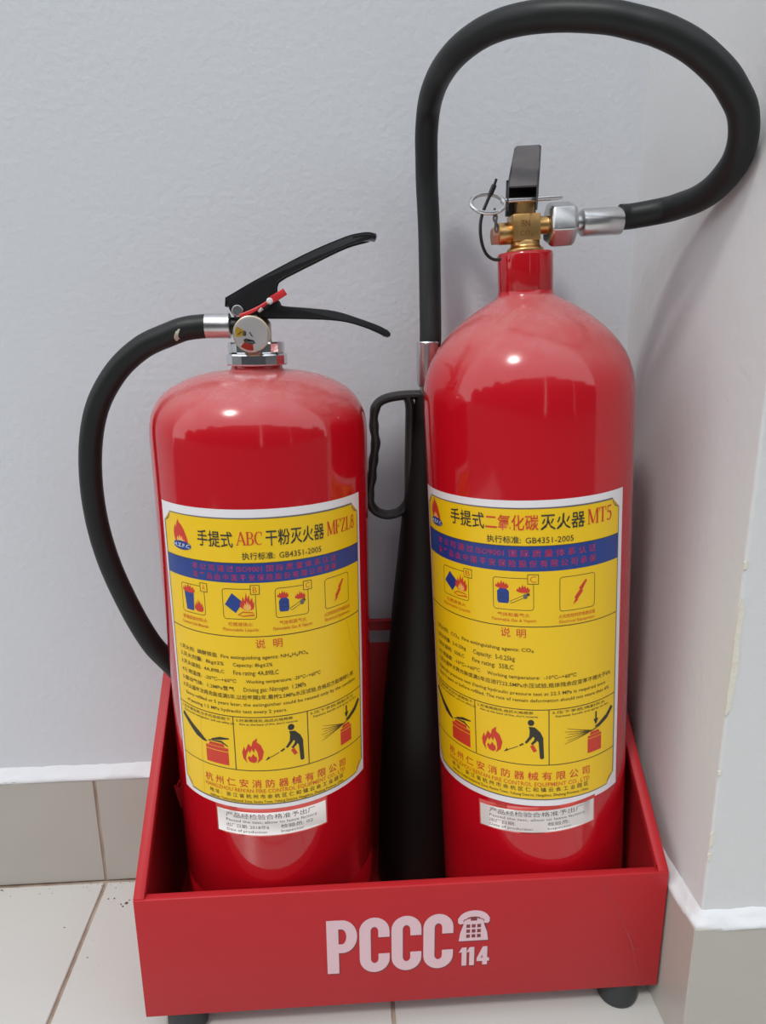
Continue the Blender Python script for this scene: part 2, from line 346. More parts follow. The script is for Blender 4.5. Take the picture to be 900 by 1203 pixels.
# lumpy white filler laid along the top of the baseboard
def bead(name, path, prof, amp, step=0.006, normals=None):
    vs = []; fs = []; n = len(prof); pts = []
    for (a, na), (b, nb) in zip(path[:-1], path[1:]):
        L = (Vector(b)-Vector(a)).length; k = max(2, int(L/step))
        for i in range(k): t = i/k; pts.append((Vector(a).lerp(Vector(b), t), Vector(na).lerp(Vector(nb), t)))
    pts.append((Vector(path[-1][0]), Vector(path[-1][1])))
    for p, nn in pts:
        for q, (o_, h) in enumerate(prof):
            e = noise.noise(Vector((p.x*60, p.y*60, q*3.1)))*amp + noise.noise(Vector((p.x*190, p.y*190, q*2.0)))*amp*0.5
            vs.append((p.x+nn.x*(o_+e*0.6), p.y+nn.y*(o_+e*0.6), p.z+h+(e if q else e*0.5)))
    for i in range(len(pts)-1):
        for q in range(n-1): fs.append((i*n+q, i*n+q+1, (i+1)*n+q+1, (i+1)*n+q))
    return structure(MB().add(vs, fs).build(name, M_BEAD, ang=80))
bead('trim_1', [((-1.6,0,HB),(0,-1,0)), ((XP,0,HB),(0,-1,0))], [(-0.003,0.0095),(0.0015,0.0088),(0.0045,0.0060),(0.0085,0.0035),(0.0122,0.0018),(0.0128,-0.0012),(0.011,-0.003)], 0.0016)
bead('trim_2', [((XP,-0.012,HB),(-1,0,0)), ((XP,YP+0.012,HB),(-1,0,0)), ((XP,YP,HB),(-0.8,-0.8,0)), ((XP+0.012,YP,HB),(0,-1,0)), ((1.5,YP,HB),(0,-1,0))],
     [(-0.003,0.010),(0.001,0.009),(0.0035,0.0055),(0.0068,0.003),(0.0088,0.0016),(0.0094,-0.0015),(0.0075,-0.0035)], 0.0022, step=0.004)
# flakes of chipped paint along the pillar's corner
for (z, h, wd) in ((0.196,0.014,0.0028),(0.180,0.007,0.002),(0.252,0.004,0.0018),(0.342,0.088,0.0042),(0.41,0.006,0.002)):
    pts = [(XP-0.0008, z-h/2), (XP+wd*0.5, z-h*0.45), (XP+wd, z-h*0.1), (XP+wd*0.7, z+h*0.2), (XP+wd*0.9, z+h*0.4), (XP+0.001, z+h/2), (XP-0.0008, z+h*0.3)]
    MB().prism(pts, YP-0.0006, YP+0.0008).build('paint_flake', M_FLAKE, pillar, smooth=False)
# crumbs of dirt on the floor along the baseboard
cr = MB()
def crumb(x, y, s):
    vs = [(x+s*random.uniform(.6,1)*math.cos(a)*1.0, y+s*random.uniform(.6,1)*math.sin(a), 0.0001) for a in (0,1.25,2.5,3.8,5.0)] + [(x, y, s*random.uniform(.5,.9))]
    cr.add(vs, [(0,1,5),(1,2,5),(2,3,5),(3,4,5),(4,0,5),(4,3,2,1,0)])
for x, y, s in ((-0.226,-0.045,.0022),(-0.24,-0.038,.0012),(-0.246,-0.038,.0011),(-0.231,-0.046,.0012),(-0.361,-0.018,.0016),(-0.348,-0.027,.0009),(-0.319,-0.026,.0010),(-0.244,-0.109,.0009),(-0.278,-0.072,.0011),(-0.2285,-0.049,.0014),(-0.224,-0.041,.0011)): crumb(x, y, s)
for k in range(85):
    crumb(random.uniform(-0.45, -0.172), -TB-0.003-abs(random.gauss(0, 0.006)), random.uniform(.0003, .0009))
for k in range(30): crumb(random.uniform(-0.42,-0.19), random.uniform(-0.2,-0.03), random.uniform(.0002,.0005))
o = cr.build('dirt_crumbs', M_DIRT, smooth=False); o['kind'] = 'stuff'; o['label'] = 'dark crumbs of dirt scattered on the floor along the baseboard'; o['category'] = 'dirt'

# ------------------------------------------------------------------ red stand for the extinguishers
X0, X1, Y0, Y1, ZT, ZB = -0.1668, 0.2575, -0.1955, -0.0145, 0.1380, 0.0248
ZK, FL, TH = 0.2835, 0.0083, 0.0012
box = thing('extinguisher_stand', 'low red metal floor stand with PCCC 114 on its front, holding both extinguishers', 'stand', ((X0+X1)/2, (Y0+Y1)/2, 0))
fp = MB(); fp.prism([(Y0,ZB),(Y0,ZT-0.0008),(Y0+0.0008,ZT),(Y0+0.0068,ZT),(Y0+0.0068,ZT-0.007),(Y0+0.0056,ZT-0.007),(Y0+0.0056,ZT-TH),(Y0+TH,ZT-TH),(Y0+TH,ZB)], X0, X1, 'yz')
fp = fp.build('front_panel', M_BOX, box, bevel=0.0004, bseg=2)
def side(xo, s):                                                   # s: +1 inward is +x
    m = MB(); xs = sorted((xo, xo+s*TH)); yf, yb = Y0+TH, Y1
    m.prism([(yf,ZB),(yb,ZB),(yb,ZK),(yf,ZT)], xs[0], xs[1], 'yz')
    xi = sorted((xo, xo+s*FL)); m.prism([(yf-0.0006,ZT+0.0008),(yb,ZK+0.0008),(yb,ZK-0.0006),(yf-0.0006,ZT-0.0006)], xi[0], xi[1], 'yz')
    xl = sorted((xo+s*FL, xo+s*(FL-TH))); m.prism([(yf+0.006,ZT+0.004),(yb,ZK),(yb,ZK-0.008),(yf+0.006,ZT-0.004)], xl[0], xl[1], 'yz')
    return m.build('side_panel', M_BOX, box, bevel=0.0003, bseg=1)
side(X0, 1); side(X1, -1)
bk = MB(); XS0, XS1, ZS0, ZS1, ZC = -0.015, 0.105, 0.2635, 0.2765, 0.2885
bk.box(X0+TH, Y1-TH, ZB, X1-TH, Y1, ZS0); bk.box(X0+TH, Y1-TH, ZS1, X1-TH, Y1, ZC); bk.box(X0+TH, Y1-TH, ZS0, XS0, Y1, ZS1); bk.box(XS1, Y1-TH, ZS0, X1-TH, Y1, ZS1)
bk.box(X0+TH, Y1-0.006, ZC-TH, X1-TH, Y1, ZC)
bk.build('back_panel', M_BOX, box, smooth=False)
MB().box(X0+TH, Y0+TH, ZB, X1-TH, Y1-TH, ZB+TH).build('base_panel', M_BOX, box, smooth=False)
for fx, fy in ((-0.1375,-0.179),(0.2305,-0.179),(-0.1375,-0.036),(0.2305,-0.036)):
    MB().lathe([(0.0148,0.0),(0.0160,0.0012),(0.0168,0.004),(0.0162,ZB-0.001),(0.0155,ZB)], (fx,fy,0), seg=32).build('foot', M_FOOT, box)
# PCCC, the telephone and 114
a = Art()
def cc(x0, x1, z0, z1, w):
    xm = (x0+x1)/2; rx = (x1-x0)/2-w/2; zt_ = z1-w*0.5; zb_ = z0+w*0.5; rz = rx*1.15
    return [(x1-w/2, z1-(z1-z0)*0.36)] + arc(xm, zt_-rz, rx, rz, 0, 180, 12) + arc(xm, zb_+rz, rx, rz, 180, 360, 12) + [(x1-w/2, z0+(z1-z0)*0.34)]
def letters(dx, dz, m, lift, grow):
    z0, z1, w = 57.2+dz, 109.2+dz, 9.4
    xs = [-19.0, 7.2, 33.0, 58.8]
    x = xs[0]+dx; a.stroke([(x+w/2, z0-grow/2), (x+w/2, z1+grow/2)], w+grow, m, lift)
    a.stroke([(x+2, z1-4.4)] + [(x+12.5, z1-4.4)] + arc(x+12.5, z1-16.0, 7.6, 11.6, 80, -80, 12) + [(x+12.5, z1-27.6), (x+2, z1-27.6)], 8.6+grow, m, lift+0.005)
    for q in range(1, 4):
        x = xs[q]+dx; p = cc(x, x+24.2, z0-0.8, z1+0.8, w-0.4); a.stroke(p, w-0.4+grow, m, lift)
def phone(dx, dz, m, lift, grow, hole):
    cx, z0, z1 = 99.6+dx, 82.0+dz, 111.5+dz
    a.poly([(cx-12.0-grow/2, z0-grow/2), (cx+12.0+grow/2, z0-grow/2), (cx+11.0+grow/2, z0+8), (cx+7.6+grow/2, z0+18.5), (cx+7.2, z0+22+grow/2), (cx-7.2, z0+22+grow/2), (cx-7.6-grow/2, z0+18.5), (cx-11.0-grow/2, z0+8)], m, lift)
    g = grow/2
    a.poly([(cx-8.0+g, z0+17.0-g), (cx-11.4, z0+16.6-g), (cx-12.8-g, z0+18.2), (cx-12.9-g, z0+22.0)] + arc(cx, z0+21.0, 12.4+g, 8.6+g, 165, 15, 12) + [(cx+12.9+g, z0+22.0), (cx+12.8+g, z0+18.2), (cx+11.4, z0+16.6-g), (cx+8.0-g, z0+17.0-g), (cx+7.2, z0+20.6)] + arc(cx, z0+20.6, 6.6, 3.0, 20, 160, 6) + [(cx-7.2, z0+20.6)], m, lift+0.005)
    if hole:
        a.rect(cx-2.6, z0+19.6, cx+2.6, z0+22.6, hole, lift+0.02)
        a.stroke([(cx-8.4, z0+18.9), (cx-7.6, z0+20.6), (cx-3, z0+22.2)], 0.7, hole, lift+0.03); a.stroke([(cx+8.4, z0+18.9), (cx+7.6, z0+20.6), (cx+3, z0+22.2)], 0.7, hole, lift+0.03)
        for i in range(3):
            for j in range(3):
                a.rect(cx-6.0+i*4.4, z0+3.0+j*4.9, cx-2.9+i*4.4, z0+6.3+j*4.9, hole, lift+0.02)
def nums(dx, dz, m, lift, g):
    z0, z1 = 57.4+dz, 75.6+dz
    for x in (92.3+dx, 98.6+dx):
        a.stroke([(x, z0-g/2), (x, z1+g/2)], 4.0+g, m, lift); a.poly([(x-4.4, z1-5.2), (x-1.9, z1-4.6), (x-1.9, z1), (x-3.2, z1-2.6)], m, lift+0.004)
    x = 103.0+dx
    a.stroke([(x+6.4, z0-g/2), (x+6.4, z1+g/2)], 3.9+g, m, lift); a.stroke([(x+6.0, z1-0.6), (x+1.1, z0+6.2)], 3.0+g*.6, m, lift+0.004); a.stroke([(x-0.3, z0+5.2), (x+10.0, z0+5.2)], 3.2+g, m, lift+0.008)
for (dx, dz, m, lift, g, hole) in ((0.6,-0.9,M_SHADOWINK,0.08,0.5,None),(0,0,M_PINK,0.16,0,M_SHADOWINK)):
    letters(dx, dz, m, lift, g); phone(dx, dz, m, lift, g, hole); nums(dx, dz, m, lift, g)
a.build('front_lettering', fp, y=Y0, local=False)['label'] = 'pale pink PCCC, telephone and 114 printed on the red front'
run = MB(); pth = crom([(0.2055,Y0,0.130),(0.2125,Y0,0.113),(0.222,Y0,0.093),(0.2300,Y0,0.076),(0.2335,Y0,0.066),(0.2375,Y0,0.048),(0.2425,Y0,0.0262)], 5)
run.tube(pth, [0.0006+0.0004*abs(noise.noise(p*200)) + (0.0007 if 0.064 < p.z < 0.08 else 0) for p in pth], seg=8, up=(0,1,0), sx=0.45)
run.tube([(0.2295,Y0,0.0638),(0.2345,Y0,0.0645),(0.2395,Y0,0.0640)], [0.0003,0.0008,0.0003], seg=8, up=(0,1,0), sx=0.4)
run.build('paint_run', M_RUN, fp)['label'] = 'darker dried run of red paint'

# ------------------------------------------------------------------ label shared by both cylinders
FL1 = [(.12,.0),(.03,.22),(.0,.42),(.06,.62),(.14,.78),(.2,.62),(.26,.8),(.36,1.0),(.44,.86),(.58,.78),(.74,.6),(.82,.46),(.9,.3),(.96,.12),(.9,.0)]
FL2 = [(.22,.0),(.16,.2),(.26,.42),(.34,.26),(.42,.5),(.52,.3),(.6,.46),(.68,.2),(.76,.28),(.8,.0)]
FIRE = [(.0,.2),(.06,.55),(.14,.36),(.22,.78),(.34,.5),(.46,1.0),(.52,.62),(.66,.86),(.7,.5),(.86,.7),(.9,.36),(1.0,.5),(.94,.1),(.74,.0),(.3,.02)]
BIGF = [(.22,.0),(.04,.2),(.0,.42),(.1,.66),(.16,.5),(.3,.78),(.44,.66),(.5,.86),(.72,1.0),(.68,.84),(.86,.72),(.98,.46),(.9,.18),(.66,.0),(.74,.2),(.7,.42),(.6,.6),(.54,.42),(.44,.56),(.36,.4),(.3,.52),(.2,.34),(.16,.2)]
BIGI = [(.34,.06),(.24,.2),(.3,.3),(.4,.24),(.5,.38),(.56,.3),(.66,.24),(.66,.1),(.54,.02)]
def build_label(T, r, k):
    c = k['c']; x0, x1, z0, z1 = k['paper']
    a = Art(); a.poly([(x0,z0),(x1,z0),(x1,k['nick'][0]),(x1+k['nick'][1],k['nick'][0]+2.0),(x1,k['nick'][0]+9),(x1,z1),(x0,z1)], M_PAPER, 0.12); lab = a.build('label', T, r=r)
    lab['label'] = k['lab']
    y0, y1, q0, q1 = k['yel']; nx, nz = 8.0, 7.2
    notch = lambda cx, cz, a0: [(cx+nx*math.cos(math.radians(a0-90*t/5)), cz+nz*math.sin(math.radians(a0-90*t/5))) for t in range(6)]
    outline = notch(y0, q0, 90) + notch(y1, q0, 180) + notch(y1, q1, 270) + notch(y0, q1, 360)
    a = Art(); a.poly(outline, M_YEL, 0.2); a.build('yellow_panel', lab, r=r)
    a = Art(); a.stroke(outline, 0.75, M_GREY, 0.3, closed=True)
    for z in (k['l1'], k['l2'], k['l3']): a.stroke([(y0+(y1-y0)*t/30, z) for t in range(31)], 0.7, M_INKB, 0.3)
    for s in k['div']: a.stroke([(s,k['l3']),(s,k['l2'])], 0.75, M_INKB, 0.3)
    a.stroke([(y0,k['band'][1]+.2),(y1,k['band'][1]+.2)], 0.5, M_INKB, 0.34)
    for pts in k['crease']: a.stroke(pts, 0.45, M_CREASE, 0.25)
    a.build('border_line', lab, r=r)
    a = Art(); a.rect(y0, k['band'][0], y1, k['band'][1], M_BLUE, 0.3); bd = a.build('blue_band', lab, r=r)
    a = Art()
    for t, s0, s1, z, h in k['bandtext']: a.text(t, s0, s1, z, h, M_BANDR, 0.36, bold=0.006)
    a.build('band_lettering', lab, r=r)
    # flame logo
    lx, lz, lw = k['logo']; a = Art()
    a.path(FL1, (lx, lz, lx+lw, lz+18), M_INKR, 0.36); a.path(FL2, (lx+1, lz, lx+lw-1, lz+13), M_FLAME, 0.40)
    a.ell(lx+lw*.53, lz-1.2, lw*.62, 3.3, M_BLUE, 0.44, tilt=0.0); a.text('H.Z.F.C', lx-.6, lx+lw*1.06, lz-2.5, 2.6, M_WINK, 0.5, bold=0.01)
    a.build('flame_logo', lab, r=r)
    a = Art()
    for t, s0, s1, z, h, col in k['title']:
        (serif(a, t, s0, s1, z, h, col) if t.isascii() else a.text(t, s0, s1, z, h, col, 0.46, bold=0.008))
    a.build('title_lettering', lab, r=r)
    a = Art(); t, s0, s1, z, h = k['sub']; a.text(t[0], s0, s0+(s1-s0)*0.40, z, h, M_INK, bold=0.006); a.text(t[1], s0+(s1-s0)*0.45, s1, z+.3, h*0.82, M_INK, bold=0.0)
    a.build('standard_lettering', lab, r=r)
    # class pictograms
    for kind, s0, s1, zb, zt, cap in k['icons']:
        a = Art(); rr = 2.2
        o_ = arc(s1-rr, zt-rr, rr, rr, 0, 90, 4)+arc(s0+rr, zt-rr, rr, rr, 90, 180, 4)+arc(s0+rr, zb+rr, rr, rr, 180, 270, 4)+arc(s1-rr, zb+rr, rr, rr, 270, 360, 4)
        a.stroke(o_, 0.45, M_INKB, 0.3, closed=True); W_ = s1-s0; H_ = zt-zb
        B = lambda p, q, u, v: (s0+p*W_, zb+q*H_, s0+u*W_, zb+v*H_)
        if kind in 'ABC':
            t0, t1 = s1-W_*.14, s1+W_*.12; u0, u1 = zt-H_*.17, zt+H_*.12
            a.rect(t0, u0, t1, u1, M_YEL, 0.34); a.stroke([(t0,u0),(t1,u0),(t1,u1),(t0,u1)], 0.5, M_INKB, 0.38, closed=True); a.text(kind, t0+1.6, t1-1.6, u0+1.2, u1-u0-2.4, M_INKO, 0.42)
        if kind == 'A':
            a.path([(.18,0),(.92,0),(1,.95),(.0,1)], B(.12,.1,.56,.78), M_BLUE, .36); a.path(FIRE, B(.06,.7,.62,1.0), M_INKR, .4); a.path(FIRE, B(.56,.1,.94,.55), M_INKR, .38)
        elif kind == 'B':
            a.path([(.0,.42),(.42,1),(1,.56),(.58,0)], B(.06,.2,.62,.86), M_BLUE, .36); a.path(FIRE, B(.52,.3,.96,.9), M_INKR, .38)
            a.path(FIRE, B(.62,.3,.86,.62), M_FLAME, .42); a.stroke([(s0+.46*W_, zb+.14*H_),(s0+.6*W_, zb+.24*H_),(s0+.9*W_, zb+.22*H_),(s0+.94*W_, zb+.14*H_),(s0+.6*W_, zb+.1*H_)], .8, M_INKO, .4, closed=True)
        elif kind == 'C':
            o2 = [(.1,0),(.9,0),(1,.15),(1,.72),(.8,.86),(.62,.9),(.62,1),(.38,1),(.38,.9),(.2,.86),(0,.72),(0,.15)]
            a.path(o2, B(.1,.2,.4,.72), M_BLUE, .36); a.path(FIRE, B(.05,.66,.4,.92), M_INKR, .38)
            for q in (.36,.5): a.stroke([(s0+.1*W_, zb+q*H_),(s0+.4*W_, zb+q*H_)], .35, M_INK, .4)
            a.path(FIRE, B(.58,.55,.92,.82), M_INKR, .38)
            a.stroke([(s0+.44*W_, zb+.24*H_),(s0+.9*W_, zb+.52*H_)], 2.2, M_INKB, .36); a.stroke([(s0+.45*W_, zb+.245*H_),(s0+.78*W_, zb+.45*H_)], 1.3, M_YEL, .39)
            a.ell(s0+.8*W_, zb+.44*H_, 1.6, 2.0, M_GREY, .41)
        else:
            a.path([(.9,1),(1,.94),(.62,.56),(.72,.54),(.3,.2),(.36,.18),(.0,0),(.16,.26),(.08,.3),(.5,.62),(.4,.66)], B(.36,.16,.76,.86), M_INKR, .38)
        m = (s0+s1)/2; wA, wB = cap[2], cap[3]
        a.text(cap[0], m-wA/2, m+wA/2, zb-5.6, 3.0, M_INKO, .4, bold=0.004); a.text(cap[1], m-wB/2, m+wB/2, zb-9.4, 2.4, M_INKO, .4, bold=0.004)
        a.build('pictogram', lab, r=r)
    a = Art()
    for t, s0, s1, z, h in k['shuo']: a.text(t, s0, s1, z, h, M_INKR, bold=0.0)
    for segs, z, h in k['lines']:
        for t, s0, s1 in segs: a.text(t, s0, s1, z, h, M_INKB, .42, bold=0.003 if t.isascii() else 0.006)
    a.build('instruction_lettering', lab, r=r)
    # three how-to pictures
    xs = [y0, k['div'][0], k['div'][1], y1]; zb, zt = k['l3'], k['l2']
    for q in range(3):
        a = Art(); s0, s1 = xs[q], xs[q+1]; W_ = s1-s0; H_ = zt-zb
        B = lambda p, q_, u, v: (s0+p*W_, zb+q_*H_, s0+u*W_, zb+v*H_); Q = lambda p, q_: (s0+p*W_, zb+q_*H_)
        if q == 0:
            a.stroke([Q(.07,.79),Q(.28,.61),Q(.40,.51)], [3.4,4.6,5.4], M_INK, .36); a.stroke([Q(.38,.53),Q(.49,.455),Q(.55,.43)], [5.4,3.2,.9], M_INK, .38)
            a.path([(0,0),(1,0),(1,1),(0,1)], B(.53,.06,.90,.38), M_INKR, .36); a.path([(.0,0),(1,0),(.9,1),(.1,1)], B(.58,.39,.85,.45), M_INKR, .37)
            a.stroke([Q(.64,.50),Q(.78,.55),Q(.92,.57)], [1.2,2.4,1.0], M_INK, .38); a.stroke([Q(.66,.48),Q(.8,.49),Q(.9,.42)], [.8,1.6,.7], M_INK, .39); a.stroke([Q(.58,.46),Q(.68,.5)], .9, M_INKB, .4)
            a.stroke([Q(.53,.31),Q(.90,.31)], .5, M_YEL, .4)
        elif q == 1:
            a.path(BIGF, B(.10,.14,.40,.62), M_INKR, .36); a.path(BIGI, B(.10,.14,.40,.62), M_INKR, .37)
            a.stroke([Q(.42,.21),Q(.60,.33)], .55, M_INK, .36); a.path([(0,0),(1,.5),(.75,1)], B(.41,.19,.47,.27), M_INK, .37); a.stroke([Q(.62,.345),Q(.67,.385)], 1.3, M_INK, .38)
            a.ell(s0+.77*W_, zb+.77*H_, 2.5, 2.6, M_INK, .36)
            a.poly([Q(.74,.70),Q(.82,.69),Q(.89,.60),Q(.925,.50),Q(.935,.14),Q(.92,.115),Q(.89,.115),Q(.88,.14),Q(.865,.42),Q(.80,.52),Q(.77,.50),Q(.76,.60)], M_INK, .37)
            a.stroke([Q(.78,.65),Q(.765,.51),Q(.70,.40)], [3.0,2.4,1.7], M_INK, .38); a.stroke([Q(.86,.56),Q(.82,.44),Q(.775,.38)], [2.6,2.2,1.6], M_INK, .385)
            a.poly([Q(.755,.345),Q(.80,.375),Q(.845,.265),Q(.80,.235)], M_INKR, .40)
        else:
            a.path([(0,0),(1,0),(1,1),(0,1)], B(.52,.10,.74,.41), M_INKR, .36); a.path([(.0,0),(1,0),(.9,1),(.1,1)], B(.55,.42,.71,.475), M_INKR, .37); a.stroke([Q(.52,.36),Q(.74,.36)], .4, M_YEL, .4)
            a.stroke([Q(.645,.82),Q(.645,.66)], 1.5, M_INK, .36); a.poly([Q(.605,.69),Q(.685,.69),Q(.645,.58)], M_INK, .37)
            a.stroke([Q(.94,.78),Q(.82,.63)], [3.2,3.6], M_INK, .36); a.stroke([Q(.82,.64),Q(.70,.56),Q(.63,.55)], [4.0,3.0,.8], M_INK, .38); a.stroke([Q(.56,.49),Q(.72,.54)], 1.0, M_INKB, .40)
            for t in range(6): a.stroke([Q(.58,.50),Q(.20+.03*(t % 2),.36+.055*t)], [.7,.25], M_INKB, .37)
        cap = k['howto'][q]; e0, e1 = (.07,.96) if q == 0 else (.04, .80)
        a.text(cap[0], s0+e0*W_, s0+e1*W_, zt-3.9, 2.3, M_INK, .38, bold=0.004); a.text(cap[1], s0+(e0+.04)*W_, s0+(e1+.06)*W_, zt-6.7, 1.8, M_INK, .38, bold=0.004)
        a.build('instruction_picture', lab, r=r)
    a = Art()
    for t, s0, s1, z, h, col in k['comp']: a.text(t, s0, s1, z, h, col, .42, bold=0.006)
    a.build('company_lettering', lab, r=r)
    # small inspection sticker below
    s0, s1, z0_, z1_ = k['stick']; sk = k['skew']; n = 12
    sh = lambda s: (s-s0)/(s1-s0)*sk
    a = Art(); a.poly([(s0+(s1-s0)*t/n, z0_+sk*t/n) for t in range(n+1)] + [(s1-(s1-s0)*t/n, z1_+sk*(1-t/n)) for t in range(n+1)], M_STICKR, 0.14)
    a.poly([(s0+1.2+(s1-s0-2.4)*t/n, z0_+1.0+sk*t/n) for t in range(n+1)] + [(s1-1.2-(s1-s0-2.4)*t/n, z1_-3.4+sk*(1-t/n)) for t in range(n+1)], M_STICK, 0.2)
    st = a.build('inspection_sticker', T, r=r); st['label'] = 'small white inspection sticker with a red rim'
    a = Art(); w_ = s1-s0; u = z0_
    rows = [('产品经检验合格准予出厂', .10, .88, 15.4, 4.3), ('Passed the test, allow to leave factory', .10, .90, 11.6, 2.3), (k['date'], .10, k['dw'], 6.6, 3.2), (k['insp'], .58, k['iw'], 6.6, 3.2), ('Date of production', .10, .46, 3.0, 2.2), ('Inspector', .58, .78, 3.0, 2.2)]
    for t, e0, e1, z, h in rows:
        b0 = len(a.v); a.text(t, s0+e0*w_, s0+e1*w_, u+z, h, M_GREY, .26, bold=0.003)
        for i in range(b0, len(a.v)): x, z_, l = a.v[i]; a.v[i] = (x, z_+sh(x), l)
    a.build('sticker_lettering', st, r=r)
    return lab

# ------------------------------------------------------------------ dry powder extinguisher (left)
RL = 0.083
L = thing('dry_powder_extinguisher', 'squat red dry powder extinguisher with round gauge, black squeeze levers and short black hose', 'fire extinguisher', (-0.0606, -0.1035, 0.027))
lx, ly, lz = L.location
prof = [(0.0,0.0),(0.070,0.0),(0.078,0.001),(0.0815,0.004),(0.0826,0.009),(0.0828,0.083),(0.0824,0.0845),(0.0824,0.0855),(RL,0.087),(RL,0.4585),(0.0828,0.464),(0.0823,0.469),(0.0811,0.4745),(0.0791,0.4795),(0.0764,0.4840),(0.0735,0.4880),(0.0699,0.4914),(0.0650,0.4950),(0.0595,0.4979),(0.0530,0.5008),(0.0452,0.5034),(0.0370,0.5052),(0.0289,0.5062),(0.0240,0.5066),(0.0205,0.5072),(0.0196,0.5082),(0.0191,0.5098),(0.0191,0.5130)]
MB().lathe(prof, seg=128).build('cylinder', M_RED, L, local=True, ang=45)
v = MB(); v.lathe([(0.0205,0.5105),(0.0226,0.5108),(0.0231,0.5118),(0.0231,0.5180),(0.0226,0.5192),(0.0205,0.5193)], seg=16).build('valve_nut', M_CHROME, L, local=True, ang=20)
v = MB(); v.lathe([(0.0185,0.519),(0.0208,0.5195),(0.0213,0.5205),(0.0213,0.5265),(0.0208,0.5278),(0.012,0.528)], seg=20).build('valve_ring', M_CHROME, L, local=True, ang=15)
v = MB(); v.lathe([(0.0122,0.527),(0.0122,0.541),(0.0095,0.545),(0.0090,0.549)], seg=32); v.box(-0.0105,-0.0065,0.543,0.0080,0.0065,0.5555)
vb = v.build('valve_body', M_VALVE, L, local=True, bevel=0.0006)
MB().lathe([(0.006,-0.018),(0.0064,-0.0178),(0.0064,-0.010),(0.006,-0.0098)], (0,0,0.5395), axis='x', seg=32).build('outlet_port', M_BLACK, vb, local=True)
# pressure gauge, facing the viewer
gx, gz = -0.0001, 0.5337
v = MB(); v.lathe([(0.0035,-0.020),(0.0035,-0.010)], (gx,0,gz), axis='y', seg=20); v.lathe([(0.0122,-0.029),(0.0129,-0.0286),(0.0129,-0.0205),(0.0115,-0.0195),(0.0035,-0.0190)], (gx,0,gz), axis='y', seg=48)
gg = v.build('pressure_gauge', M_GRIM, L, local=True)
a = Art(); Y = 1000*gz
a.ell(1000*gx, Y, 11.9, 11.9, M_GAUGE, 0.1, n=40)
sect = lambda a0, a1, r0, r1: arc(1000*gx, Y, r1, r1, a0, a1, 8) + arc(1000*gx, Y, r0, r0, a1, a0, 8)
a.poly(sect(150,190,5.2,11.2), M_YINK, 0.2); a.poly(sect(150,195,3.6,5.6), M_GREY, .25); a.poly(sect(228,278,7.0,11.4), M_INKR, .2); a.poly(sect(215,295,4.9,7.0), M_GREY, .25)
a.stroke([(1000*gx-1.0,Y+1.6),(1000*gx+1.0,Y-1.8)], .9, M_GREY, .3); a.stroke([(1000*gx-9.4,Y-.2),(1000*gx-6.2,Y+2.0)], .6, M_INK, .3)
a.build('gauge_dial', gg, y=-0.0290)
v = MB(); v.lathe([(0.0118,-0.0306),(0.0122,-0.0302),(0.0122,-0.0296),(0.0118,-0.0294)], (gx,0,gz), axis='y', seg=40).build('gauge_glass', M_GLASS, gg, local=True)
# levers (pressed steel channels)
def channel(polys, y, half, th, name, top, cap_th=0.0012, m=M_BLACK, par=L):
    v = MB()
    for poly in polys:
        v.prism(poly, y-half, y-half+th); v.prism(poly, y+half-th, y+half)
    n = len(top); vs = []
    for (x, z), (nx, nz) in top: vs += [(x, y-half, z), (x, y+half, z), (x+nx*cap_th, y+half, z+nz*cap_th), (x+nx*cap_th, y-half, z+nz*cap_th)]
    fs = [(3,2,1,0), (4*n-4,4*n-3,4*n-2,4*n-1)]
    for i in range(n-1):
        for q in range(4): fs.append((i*4+q, i*4+(q+1) % 4, i*4+4+(q+1) % 4, i*4+4+q))
    v.add(vs, fs); return v.build(name, m, par, bevel=0.0004, bseg=2)
def sampled(pts, n=6): return [(p.x, p.z) for p in crom([(x/1000, 0, z/1000) for x, z in pts], n)]
up = sampled([(-79.6,586.8),(-62,596.4),(-45.1,605.0),(-17.5,618.2),(8.1,628.2),(20,631.0),(27,631.2),(30.6,629.4)])
lo = sampled([(26.2,626.4),(7.9,621.2),(-17.8,609.6),(-36.2,601.0)]) 
plate = up + lo + [(-0.0420,0.5975),(-0.0432,0.5945),(-0.0436,0.588),(-0.0445,0.583),(-0.055,0.5755),(-0.066,0.5725),(-0.0735,0.5715),(-0.0775,0.578)]
topn = []
for i, p in enumerate(up):
    q0 = up[max(0,i-1)]; q1 = up[min(len(up)-1,i+1)]; dx, dz = q1[0]-q0[0], q1[1]-q0[1]; d = math.hypot(dx,dz); topn.append((p, (dz/d, -dx/d)))
lever = channel([plate], ly, 0.0105, 0.0014, 'squeeze_lever', topn)
MB().prism([(-0.0800,0.5868),(-0.0790,0.5868),(-0.0797,0.5800),(-0.0807,0.5803)], ly-0.0104, ly+0.0104).build('hinge_tab', M_BLACK, lever)
MB().tube(crom([(0.012,ly,0.6275),(0.021,ly,0.6290),(0.0275,ly,0.6290),(0.0315,ly,0.6284)],5), [0.0035]+[0.0088]*14+[0.004], seg=16, up=(0,0,1), sx=0.33, sy=1.25).build('lever_tip', M_BLACK, lever)
upl = sampled([(-70,578.5),(-55,583.0),(-44,585.0),(-41.5,583.5),(-39.0,580.6),(-22.5,579.1),(-0.4,576.6),(18.0,571.0),(32.9,565.5),(40.3,561.0),(40.9,557.8)], 4)
lol = sampled([(37.5,557.6),(21.6,564.4),(3.1,569.2),(-22.8,570.8),(-50.4,571.3),(-70,571.3)], 4)
low2 = lol[::-1]; bot = []
for i, p in enumerate(low2):
    q0 = low2[max(0,i-1)]; q1 = low2[min(len(low2)-1,i+1)]; dx, dz = q1[0]-q0[0], q1[1]-q0[1]; d = math.hypot(dx,dz); bot.append((p, (-dz/d, dx/d)))
handle = channel([upl+lol], ly, 0.0088, 0.0014, 'carry_handle', bot)
